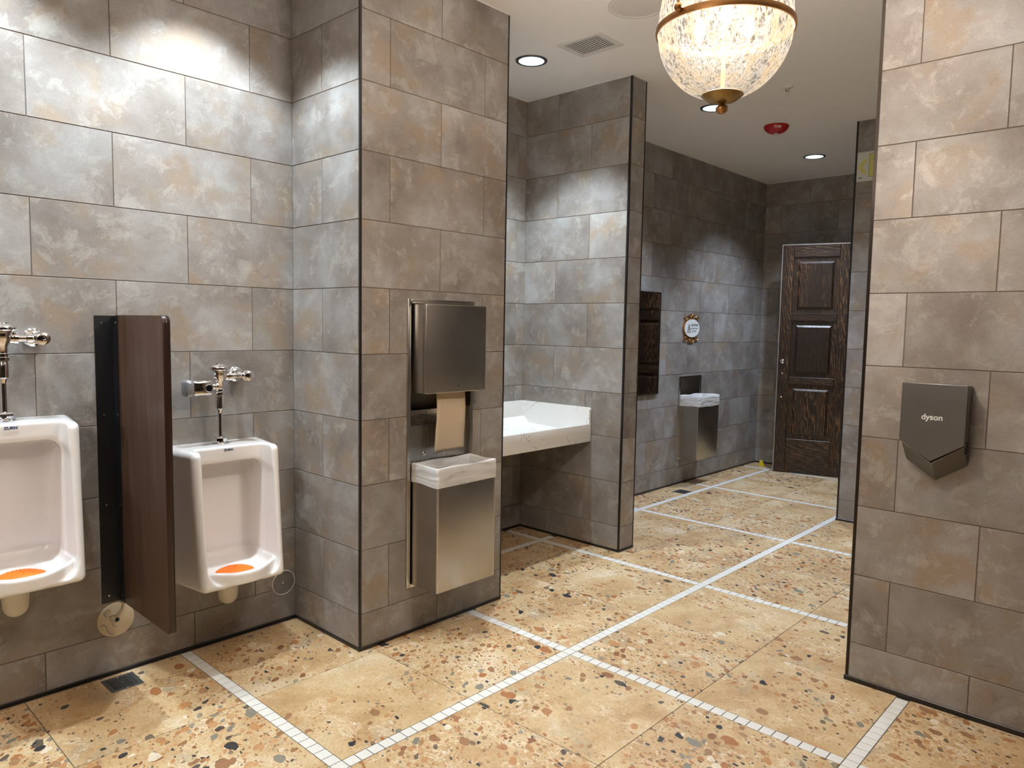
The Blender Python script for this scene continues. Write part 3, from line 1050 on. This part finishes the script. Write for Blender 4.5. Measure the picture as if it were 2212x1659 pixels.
# ------------------------------------------------------------------ recessed towel dispenser unit on the pillar
td = thing('towel_dispenser', 'recessed stainless paper towel dispenser cabinet on the tiled pillar', 'dispenser', (XC, 2.4135, .229))
FY0, FY1, FZ = -.2165, .2165, 1.403
fr = MB()
fw = .021
for lo, hi in (((.0005, FY0, 0), (.009, FY0 + fw, FZ)), ((.0005, FY1 - fw, 0), (.009, FY1, FZ)),
               ((.0005, FY0 + fw, 0), (.009, FY1 - fw, fw)), ((.0005, FY0 + fw, FZ - fw), (.013, FY1 - fw, FZ))):
    fr.rbox(lo, hi, .003, 2)
fr.build('frame', M['steel_s'], td)
ny0, ny1 = N1[0] - 2.4135 + .001, N1[1] - 2.4135 - .001
nz0, nz1 = N1[2] - .229 + .001, N1[3] - .229 - .001
lin = MB()
lin.box((-.150, ny0, nz0), (-.148, ny1, nz1)).box((-.15, ny0, nz0), (.001, ny0 + .0015, nz1)).box((-.15, ny1 - .0015, nz0), (.001, ny1, nz1))
lin.box((-.15, ny0, nz0), (.001, ny1, nz0 + .0015)).box((-.15, ny0, nz1 - .0015), (.001, ny1, nz1))
lin.build('recess_lining', M['steel_dark'], td, smooth=False)
MB().box((-.012, ny0 + .002, .60), (-.010, ny1 - .002, .79)).build('lower_back_panel', M['steel_v'], td, smooth=False)
MB().prism([(ny0 + .002, .79), (ny1 - .002, .79), (ny1 - .002, .792), (ny0 + .002, .792)], -.06, -.010, 'X').build('panel_ledge', M['steel'], td)
MB().prism([(-.060, .790), (-.058, .790), (-.028, .875), (-.030, .875)], ny0 + .002, ny1 - .002, 'Y').v
sl = MB()
sl.add([(-.060, ny0 + .002, .79), (-.060, ny1 - .002, .79), (-.020, ny1 - .002, .865), (-.020, ny0 + .002, .865),
        (-.062, ny0 + .002, .79), (-.062, ny1 - .002, .79), (-.022, ny1 - .002, .867), (-.022, ny0 + .002, .867)],
       [(0, 1, 2, 3), (7, 6, 5, 4), (3, 2, 6, 7), (0, 3, 7, 4), (1, 0, 4, 5), (2, 1, 5, 6)])
sl.build('sloped_baffle', M['steel_v'], td, smooth=False)
MB().lathe([(.011, -.010), (.011, -.007), (.008, -.006), (.0, -.0055)], (0, -.095, .648), 'X', 20).build('lock', M['chrome'], td)
cb = MB()
cb.rbox((.004, -.186, .957), (.086, .205, 1.377), .003, 2).build('cabinet', M['steel'], td)
dr = MB().rbox((.089, -.188, .955), (.106, .208, 1.379), .005, 3).build('cabinet_door', M['steel'], td)
dr['label'] = 'brushed steel hinged front door'
MB().tube([(.0875, -.185, .962), (.0875, -.185, 1.372)], .0035, 8).build('hinge', M['steel_v'], td)
MB().prism([(.016, .993), (.026, .993), (.021, .980)], .1058, .1064, 'X').build('arrow_mark', M['ink'], dr, smooth=False)

# paper towel
tw = MB()
n_ = 14
rows = []
yl, yr_ = 2.334, 2.527
vs_, fs = [], []
for j in range(n_ + 1):
    t_ = j / n_
    z = 1.20 - .318 * t_
    for k in range(9):
        s_ = k / 8
        y = yl + (yr_ - yl) * s_ + .0025 * math.sin(6 * t_)
        x = XC + .052 + .006 * math.sin(3.4 * t_ + .5) + .003 * math.sin(s_ * 5 + t_ * 3)
        zz = z + (.004 * ((k % 2) - .5) + .012 * s_ if j == n_ else 0)
        vs_.append((x, y, zz))
for j in range(n_):
    for k in range(8):
        fs.append((j * 9 + k, j * 9 + k + 1, (j + 1) * 9 + k + 1, (j + 1) * 9 + k))
po = tw.add(vs_, fs).build('paper_towel', M['towel'], angle=180)
sm = po.modifiers.new('thick', 'SOLIDIFY'); sm.thickness = .0006
tag(po, 'brown paper towel sheet hanging from the steel dispenser cabinet', 'paper towel')

# ------------------------------------------------------------------ recessed frame for the corridor bin
rf = thing('recessed_bin_frame', 'stainless recessed wall frame behind the corridor waste bin', 'wall frame', (XF, 6.435, .245))
fr = MB()
for lo, hi in (((.0005, -.214, 0), (.008, -.190, .806)), ((.0005, .190, 0), (.008, .214, .806)), ((.0005, -.19, 0), (.008, .19, .02)), ((.0005, -.19, .782), (.010, .19, .806))):
    fr.rbox(lo, hi, .002, 1)
fr.build('frame', M['steel_s'], rf)
a0, a1, b0, b1 = N2[0] - 6.435 + .001, N2[1] - 6.435 - .001, N2[2] - .245 + .001, N2[3] - .245 - .001
ln = MB()
ln.box((-.132, a0, b0), (-.130, a1, b1)).box((-.13, a0, b0), (.001, a0 + .0015, b1)).box((-.13, a1 - .0015, b0), (.001, a1, b1))
ln.box((-.13, a0, b0), (.001, a1, b0 + .0015)).box((-.13, a0, b1 - .0015), (.001, a1, b1))
ln.build('recess_lining', M['steel'], rf, smooth=False)

# ------------------------------------------------------------------ marble trough sink
sk = thing('trough_sink', 'white veined stone trough sink with upstand built into the tiled alcove', 'sink', (XALC, YC1, .725))
L_ = YD - YC1 - .003
ft, fb_, xfr = .122, .0, .645          # apron top, bottom, front x (local)
ap = MB().rbox((xfr - .03, .002, fb_), (xfr, L_, ft), .003, 2).build('apron', M['marble'], sk)
bs = MB().rbox((.002, .002, .119), (.022, L_, .235), .003, 2).build('back_upstand', M['marble'], sk)
ss = MB().prism([(.060, .020), (.119, .020), (.235, .020), (.235, xfr - .012), (.223, xfr - .0005), (.06, xfr - .0005)], L_ - .020, L_, 'Y').build('side_upstand', M['marble'], sk, angle=20)
ba = MB()
pf = [(.02, .120), (.045, .119), (.085, .078), (.38, .066), (.615, .058)]
vs_, fs = [], []
for y in (.002, L_ - .019):
    vs_ += [(x, y, z) for x, z in pf] + [(x, y, z - .03) for x, z in reversed(pf)]
n = 2 * len(pf)
fs = [tuple(range(n)), tuple(range(2 * n - 1, n - 1, -1))] + [(i, n + i, n + (i + 1) % n, (i + 1) % n) for i in range(n)]
ba.add(vs_, fs).build('basin_ramp', M['marble'], sk, smooth=False)
MB().box((.575, .25, .0598), (.600, .95, .0612)).build('drain_slot', M['hole'], sk, smooth=False)

# ------------------------------------------------------------------ hand dryer
hd = thing('hand_dryer', 'grey wedge shaped hand dryer mounted on the tiled wall', 'hand dryer', (-.724, YR, 1.0))
hw_, dp = .114, .100
bodyp = [(-hw_, .318), (hw_, .318), (hw_, .088), (.0, .016), (-hw_, .088)]
def loop(poly, y, sc=1.0):
    return [(x * sc, y, z) for x, z in poly]
mb = MB()
front = [(-hw_, .319), (hw_, .319), (hw_, .090), (.0, .016), (-hw_, .090)]
mb.prism([(z, x) for x, z in front], -dp, -dp + .016, 'Y')
cv = mb.build('front_cover', M['nickel'], hd, angle=20)
bv = cv.modifiers.new('bev', 'BEVEL'); bv.width = .003; bv.segments = 2; bv.limit_method = 'ANGLE'
bk = [(-hw_ + .004, .312), (hw_ - .004, .312), (hw_ - .004, .0), (.0, -.075), (-hw_ + .004, .0)]
fm_ = [(-hw_ + .003, .315), (hw_ - .003, .315), (hw_ - .003, .083), (.0, .008), (-hw_ + .003, .083)]
vs_ = loop(bk, -.001) + loop(fm_, -dp + .017)
fs = [(0, 1, 2, 3, 4), (9, 8, 7, 6, 5)] + [(i, 5 + i, 5 + (i + 1) % 5, (i + 1) % 5) for i in range(5)]
bo = MB().add(vs_, fs).build('housing', M['nickel'], hd, angle=15)
bv = bo.modifiers.new('bev', 'BEVEL'); bv.width = .005; bv.segments = 3; bv.limit_method = 'ANGLE'
MB().prism([(.089, -hw_ + .006), (.015, .0), (.089, hw_ - .006), (.083, hw_ - .006), (.009, .0), (.083, -hw_ + .006)], -dp + .0145, -dp + .018, 'Y').build('air_slot', M['lens'], hd, smooth=False)
for k in range(6):
    zz = .055 + k * .008
    MB().box((hw_ - .0045, -.072, zz), (hw_ - .0015, -.045, zz + .004)).build('vent_slit', M['hole'], bo, smooth=False)
text_obj('lettering', 'dyson', .0315, M['signwhite'], cv, Matrix.Translation((-.002, -dp - .0004, .188)) @ frame_mat((0, -1, 0)), .0003, offset=.0006)

# ------------------------------------------------------------------ mirror, caution sign, exit sign
mr = thing('wall_mirror', 'narrow black framed mirror on the corridor wall behind the partition', 'mirror', (XF, 5.51, .908))
MB().box((.0015, -.312, .004), (.014, .312, .920)).build('glass', M['mirror'], mr, smooth=False)
f = MB()
for lo, hi in (((.001, -.317, 0), (.020, -.310, .925)), ((.001, .310, 0), (.020, .317, .925)), ((.001, -.31, 0), (.020, .31, .007)), ((.001, -.31, .918), (.020, .31, .925))):
    f.box(lo, hi)
f.build('frame', M['black'], mr, smooth=False)

cs = thing('caution_sign', 'oval white wet floor warning sign in an ornate gold scroll frame', 'sign', (XF, 6.405, 1.513))
def ell(a, b, n=40): return [(a * math.cos(2 * math.pi * k / n), b * math.sin(2 * math.pi * k / n)) for k in range(n)]
MB().prism(ell(.152, .096), .001, .016, 'X').build('backing', M['gold'], cs)
MB().prism(ell(.142, .087), .016, .020, 'X').build('face', M['signwhite'], cs)
def scroll(cy_, cz_, s, sgn, up):
    pts = []
    for k in range(22):
        a = k * .36
        r = s * (1 - k / 26)
        pts.append((.010, cy_ + sgn * r * math.cos(a) * 1.5, cz_ + up * r * math.sin(a)))
    MB().tube(pts, .0052, 7).build('scroll', M['gold'], cs)
for up in (1, -1):
    for sg in (1, -1):
        scroll(sg * .105, up * .096, .024, sg, up)
        scroll(sg * .026, up * .118, .020, sg, up)
    MB().prism([(-.05, up * .088), (.05, up * .088), (.014, up * .140), (-.014, up * .140)], .003, .010, 'X').build('crest', M['gold'], cs)
fmx = frame_mat((1, 0, 0))
text_obj('lettering', 'CAUTION', .030, M['ink'], cs, Matrix.Translation((.0204, .040, .030)) @ fmx, .0003, sx=1.05, offset=.0008)
text_obj('lettering', 'FLOOR MAY', .023, M['ink'], cs, Matrix.Translation((.0204, .040, -.003)) @ fmx, .0003, sx=1.05)
text_obj('lettering', 'BE WET', .023, M['ink'], cs, Matrix.Translation((.0204, .040, -.030)) @ fmx, .0003, sx=1.05)
tri = MB()
T = [(-.098, -.038), (-.030, -.038), (-.064, .038)]
for i in range(3):
    a, b = T[i], T[(i + 1) % 3]
    tri.tube([(.0205, *a), (.0205, *b)], .0022, 5)
tri.tube([(.0205, -.066, .010), (.0205, -.060, -.006), (.0205, -.070, -.018), (.0205, -.058, -.028)], .0035, 5)
tri.tube([(.0205, -.060, -.006), (.0205, -.049, -.012)], .0026, 5)
tri.cyl((.0200, -.068, .016), .0045, .0012, 'X', 10)
tri.build('warning_triangle', M['ink'], cs)

ex = thing('exit_sign', 'pale exit sign plate with yellow arrow on the tiled wall', 'sign', (XRR + .016, YRR, 2.660))
MB().rbox((0, -.006, 0), (.36, -.0008, .222), .002, 1).build('plate', M['exitplate'], ex)
MB().prism([(.110, .010), (.165, .052), (.165, .080), (.110, .042), (.055, .080), (.055, .052)], -.0072, -.0062, 'Y').build('arrow', M['exityellow'], ex, smooth=False)
bd_ = MB()
MB().box((.088, -.0070, .030), (.345, -.0062, .205)).build('border', M['ink'], ex, smooth=False)
MB().box((.0905, -.0076, .0325), (.3425, -.0068, .2025)).build('film_panel', M['exityellow'], ex, smooth=False)
MB().prism(ell(.006, .016, 16), -.0072, -.0062, 'Y').build('maker_mark', M['inkgrey'], ex, loc=(.028, 0, .028))

# ------------------------------------------------------------------ door at the corridor end
def leaf(name, loc, rz, W, label_panel=None):
    d = struct(link(name, None, loc=loc))
    d.rotation_euler = (0, 0, rz)
    H, th = 2.392, .045
    zb = .006
    def bxm(nm, lo, hi, mat, r=.003):
        return MB().rbox(lo, hi, r, 1).build(nm, M[mat], d)
    sw = .112
    bxm('stile', (0, 0, zb), (sw, th, H), 'door_z')
    bxm('stile', (W - sw, 0, zb), (W, th, H), 'door_z')
    for a, b in ((zb, .364), (.945, 1.021), (1.609, 1.690), (2.268, H)):
        bxm('rail', (sw, .001, a), (W - sw, th - .001, b), 'door_x')
    for a, b in ((.364, .945), (1.021, 1.609), (1.690, 2.268)):
        p0, p1 = sw, W - sw
        mb = MB()
        y0_, y1_ = .022, .004
        def rect(i, y): return [(p0 + i, y, a + i), (p1 - i, y, a + i), (p1 - i, y, b - i), (p0 + i, y, b - i)]
        vs_ = rect(0, y0_) + rect(.045, y0_) + rect(.047, .016) + rect(.066, y1_) + rect(0, th - .01)
        fs = []
        for q in (0, 4, 8):
            for k in range(4):
                fs.append((q + k, q + (k + 1) % 4, q + 4 + (k + 1) % 4, q + 4 + k))
        fs.append((12, 13, 14, 15))
        fs.append((19, 18, 17, 16))
        for k in range(4):
            fs.append((k, 16 + k, 16 + (k + 1) % 4, (k + 1) % 4))
        mb.add(vs_, fs)
        mb.build('panel', M['door_z'], d, smooth=False)
    return d, H, th
d1, DH, DT = leaf('door_1', (-3.221, 7.594, 0), math.atan2(.27928, .96021), .66)
MB().box((-.008, -.001, .006), (.0, DT, DH)).box((-.008, -.001, DH), (.66, DT, DH + .010)).build('edge_trim', M['edge_metal'], d1, smooth=False)
lk = MB().lathe([(.0, -.016), (.016, -.016), (.021, -.013), (.026, -.006), (.027, .002)], (.043, 0, 1.181), 'Y', 24).build('lock', M['chrome'], d1)
MB().box((.039, -.0175, 1.172), (.047, -.015, 1.190)).build('keyhole', M['lens'], lk, smooth=False)
for zz in (1.055, .803):
    MB().lathe([(.0, -.009), (.008, -.007), (.012, .001)], (.046, 0, zz), 'Y', 16).build('knob', M['chrome'], d1)
d2, _, _ = leaf('door_2', (-2.56, 7.915, 0), 0.0, 1.0)
fo = MB()
fo.box((DO0 - .0, YF - .004, 0), (DO0 + .03, YF + .2, DOZ)).box((DO1 - .03, YF - .004, 0), (DO1, YF + .2, DOZ)).box((DO0 + .03, YF - .004, DOZ - .028), (DO1 - .03, YF + .2, DOZ))
struct(fo.build('trim_15', M['door_z'], smooth=False))

ds_ = thing('door_stop', 'small yellow rubber door stop on the floor in the corridor corner', 'door stop', (-3.445, 7.80, 0))
MB().prism([(.0, -.02), (.062, -.014), (.062, .004), (.0, .03)], -.018, .018, 'Y').build('wedge', M['yellow'], ds_)

# ------------------------------------------------------------------ ceiling fixtures
def spot(name, parent, power, col, size, blend, z=-.012, radius=.045):
    l = bpy.data.lights.new(name, 'SPOT')
    l.energy = power
    l.color = col
    l.spot_size = math.radians(size)
    l.spot_blend = blend
    l.shadow_soft_size = radius
    o = bpy.data.objects.new(name, l)
    C.objects.link(o)
    o.parent = parent
    o.location = (0, 0, z)
    return o

dl_trim = MB().lathe([(.078, .0), (.079, -.005), (.088, -.0065), (.096, -.004), (.0985, .0)], seg=48, cap=False).mesh('trim_ring')
dl_lens = MB().lathe([(.0785, -.0035), (.06, -.0030), (.0, -.0025)], seg=40).mesh('lens')
def downlight(x, y, power, label, size=98, blend=.45, col=COOL):
    t = thing('downlight', label, 'ceiling light', (x, y, ZC), group='recessed ceiling downlights')
    link('trim_ring', dl_trim, M['dltrim'], t)
    link('lens', dl_lens, M['dl'], t)
    spot('downlight_lamp', t, power, col, size, blend)
    return t
downlight(-3.079, 3.433, P_ALCOVE, 'round recessed downlight in the ceiling over the trough sink', 102, .6)
downlight(-2.695, 5.013, P_CORRIDOR, 'round recessed downlight in the ceiling behind the glass pendant', 114, .8, BLUE)
downlight(-2.709, 6.984, P_CORRIDOR, 'round recessed downlight in the ceiling near the panelled door', 114, .8, BLUE)
downlight(-2.93, 1.45, P_URINAL, 'round recessed downlight over the urinal by the pillar', 102, .45)
downlight(-2.93, .62, P_URINAL, 'round recessed downlight over the higher mounted urinal', 102, .45)
downlight(-2.93, -.35, P_URINAL, 'added out of view fill downlight farther along the urinal wall', 102, .45)  # extra lamp added out of view to brighten the lower walls
downlight(.55, 4.7, P_FILL, 'added unseen fill downlight behind the dryer wall', 120, .5)  # put in as fill light, unseen from the camera

sp = thing('ceiling_speaker', 'round white ceiling speaker grille beside the glass pendant', 'speaker', (-2.161, 3.202, ZC))
MB().lathe([(.150, .0), (.149, -.005), (.140, -.007), (.131, -.005), (.130, -.0035)][::-1], seg=56, cap=False).build('rim', M['white'], sp)
MB().lathe([(.0, -.0048), (.10, -.0045), (.131, -.0035)], seg=56).build('grille', M['whitedull'], sp)

vt = thing('air_vent', 'white louvred air vent in the ceiling next to the speaker', 'vent', (-2.652, 3.458, ZC))
vx, vy, bw_ = .148, .122, .030
vf = MB()
for lo, hi in (((-vx, -vy, -.008), (vx, -vy + bw_, 0)), ((-vx, vy - bw_, -.008), (vx, vy, 0)), ((-vx, -vy + bw_, -.008), (-vx + bw_, vy - bw_, 0)), ((vx - bw_, -vy + bw_, -.008), (vx, vy - bw_, 0))):
    vf.rbox(lo, hi, .002, 1)
vf.build('frame', M['whitedull'], vt)
MB().box((-vx + bw_, -vy + bw_, -.0012), (vx - bw_, vy - bw_, -.0002)).build('duct_opening', M['ventdark'], vt, smooth=False)
sl_me = MB().box((-.0046, -vy + bw_, -.0026), (.0046, vy - bw_, -.0014)).mesh('slat', smooth=False)
for k in range(13):
    link('slat', sl_me, M['whitedull'], vt, (-vx + bw_ + .010 + k * (2 * (vx - bw_) - .018) / 12.5, 0, 0))

sr = thing('sprinkler_head', 'small white sprinkler head hanging from the ceiling', 'sprinkler', (-2.097, 4.888, ZC))
MB().lathe([(.012, -.012), (.030, -.008), (.037, -.002), (.037, 0)], seg=28).build('escutcheon', M['white'], sr)
MB().lathe([(.008, -.028), (.010, -.024), (.010, -.008)], seg=16).build('body', M['steel_dark'], sr)
fr_ = MB()
for s_ in (-1, 1):
    fr_.tube([(s_ * .009, 0, -.012), (s_ * .013, 0, -.026), (s_ * .010, 0, -.040), (.0, 0, -.047)], .0028, 6)
fr_.build('frame_arm', M['white'], sr)
MB().lathe([(.0, -.051), (.011, -.050), (.012, -.048), (.0, -.047)], seg=16).build('deflector', M['white'], sr)

fa = thing('fire_alarm', 'red dome fire alarm strobe on the ceiling', 'fire alarm', (-2.548, 5.763, ZC))
MB().lathe([(.0, -.062), (.035, -.060), (.062, -.050), (.083, -.034), (.095, -.014), (.096, -.004), (.094, 0)], seg=40).build('dome', M['red'], fa)
MB().lathe([(.0, -.072), (.010, -.070), (.018, -.064), (.020, -.056)], seg=20).build('strobe_lens', M['clear'], fa)
# lettering follows the dome on the side facing the room
az0 = math.atan2(-5.763, 2.548)
for i, ch in enumerate('FIRE'):
    a = az0 + .12 + (i - 1.5) * .155
    nrm = Vector((math.cos(a) * .80, math.sin(a) * .80, -.60)).normalized()
    upv = Vector((math.cos(a) * .60, math.sin(a) * .60, .80))
    xv = upv.cross(nrm)
    m = Matrix((xv, upv, nrm)).transposed().to_4x4()
    m.translation = Vector((math.cos(a) * .0905, math.sin(a) * .0905, -.0275))
    text_obj('letter', ch, .024, M['signwhite'], fa, m, .0006, offset=.0006)

# ------------------------------------------------------------------ pendant lamp
PX, PY, PZ, PR_ = -1.092, 2.080, 2.405, .196
pd = thing('pendant_lamp', 'egg shaped mottled glass pendant lamp with antique brass band and finial', 'pendant lamp', (PX, PY, PZ))
prof = []
for k in range(25):
    a = math.pi / 2 * (k / 24)
    z = -.200 * math.cos(a)
    r = PR_ * math.sqrt(max(0, 1 - (z / .200) ** 2)) ** 1.0
    if r > .052:
        prof.append((r, z))
prof2 = [(PR_, .0)] + [(PR_ * math.cos(a) ** .85, .30 * math.sin(a)) for a in [math.radians(x) for x in range(6, 33, 6)]]
gl = MB()
def shell(p):
    vs_, fs = [], []
    n = 64
    for r, z in p:
        for k in range(n):
            a = 2 * math.pi * k / n
            vs_.append((r * math.cos(a), r * math.sin(a), z))
    for j in range(len(p) - 1):
        for k in range(n):
            fs.append((j * n + k, j * n + (k + 1) % n, (j + 1) * n + (k + 1) % n, (j + 1) * n + k))
    return vs_, fs
MB().add(*shell(prof)).build('glass_bowl', M['glass'], pd, angle=180)
MB().add(*shell(prof2)).build('glass_dome', M['glass'], pd, angle=180)
MB().lathe([(PR_ + .001, -.009), (PR_ + .006, -.009), (PR_ + .0075, .0), (PR_ + .006, .009), (PR_ + .001, .009), (PR_ + .001, -.009)], seg=72, cap=False).build('band', M['brass'], pd, angle=50)
MB().lathe([(.0, -.214), (.020, -.2125), (.042, -.205), (.057, -.194), (.061, -.188), (.059, -.1865), (.0, -.190)], seg=40).build('bottom_cap', M['brass_dull'], pd)
MB().lathe([(.0, -.244), (.010, -.242), (.0175, -.234), (.0178, -.226), (.012, -.220), (.007, -.217), (.009, -.215), (.007, -.212), (.007, -.205)], seg=24).build('finial', M['brass'], pd)
MB().cyl((0, 0, -.19), .006, .46, seg=14).build('centre_rod', M['gold_rod'], pd)
aL = math.radians(260)
for q in range(2):
    a = aL + q * math.pi
    cx_, cy_ = (PR_ + .014) * math.cos(a), (PR_ + .014) * math.sin(a)
    jo = MB().lathe([(.012 * math.sin(x), -.012 * math.cos(x)) for x in [math.pi * k / 10 for k in range(11)]], (cx_, cy_, .012), 'Z', 18).build('joint', M['brass'], pd)
    cr_ = [(cx_, cy_, .012)]
    for kk in range(1, 9):
        tt = kk / 8
        rr_ = (PR_ + .014) * (1 - tt ** 2.2 * .82)
        cr_.append((rr_ * math.cos(a), rr_ * math.sin(a), .012 + .36 * tt))
    MB().tube(cr_, .0045, 8).build('hanger_rod', M['brass_dull'], pd)
for q in range(3):
    a = aL + q * 2 * math.pi / 3
    b_ = a + .7
    bx_, by_ = .082 * math.cos(b_), .082 * math.sin(b_)
    ar = MB().tube([(0, 0, -.035), (bx_ * .5, by_ * .5, -.045), (bx_, by_, -.030), (bx_, by_, -.008)], .004, 8).build('lamp_arm', M['brass_dull'], pd)
    bb = MB().lathe([(.006, -.012), (.013, .0), (.0175, .018), (.015, .034), (.008, .050), (.0, .058)], (bx_, by_, 0), seg=16).build('bulb', M['bulb'], pd)
    l = bpy.data.lights.new('pendant_bulb', 'POINT')
    l.energy = P_PENDANT / 3
    l.color = WARM
    l.shadow_soft_size = .03
    lo = bpy.data.objects.new('pendant_bulb', l)
    C.objects.link(lo)
    lo.parent = pd
    lo.location = (bx_ * 1.0, by_ * 1.0, .024)
MB().lathe([(.0, .330), (.020, .335), (.048, .355), (.048, .375), (.020, .385), (.008, .395), (.008, ZC - PZ - .02), (.055, ZC - PZ - .018), (.058, ZC - PZ)], seg=32).build('stem', M['brass'], pd)
dup(pd, (PX, PY - 2.5 * GP, PZ), 'added unseen fill copy of the glass pendant lamp near the back wall')  # second pendant added behind the camera to lift the dark lower walls
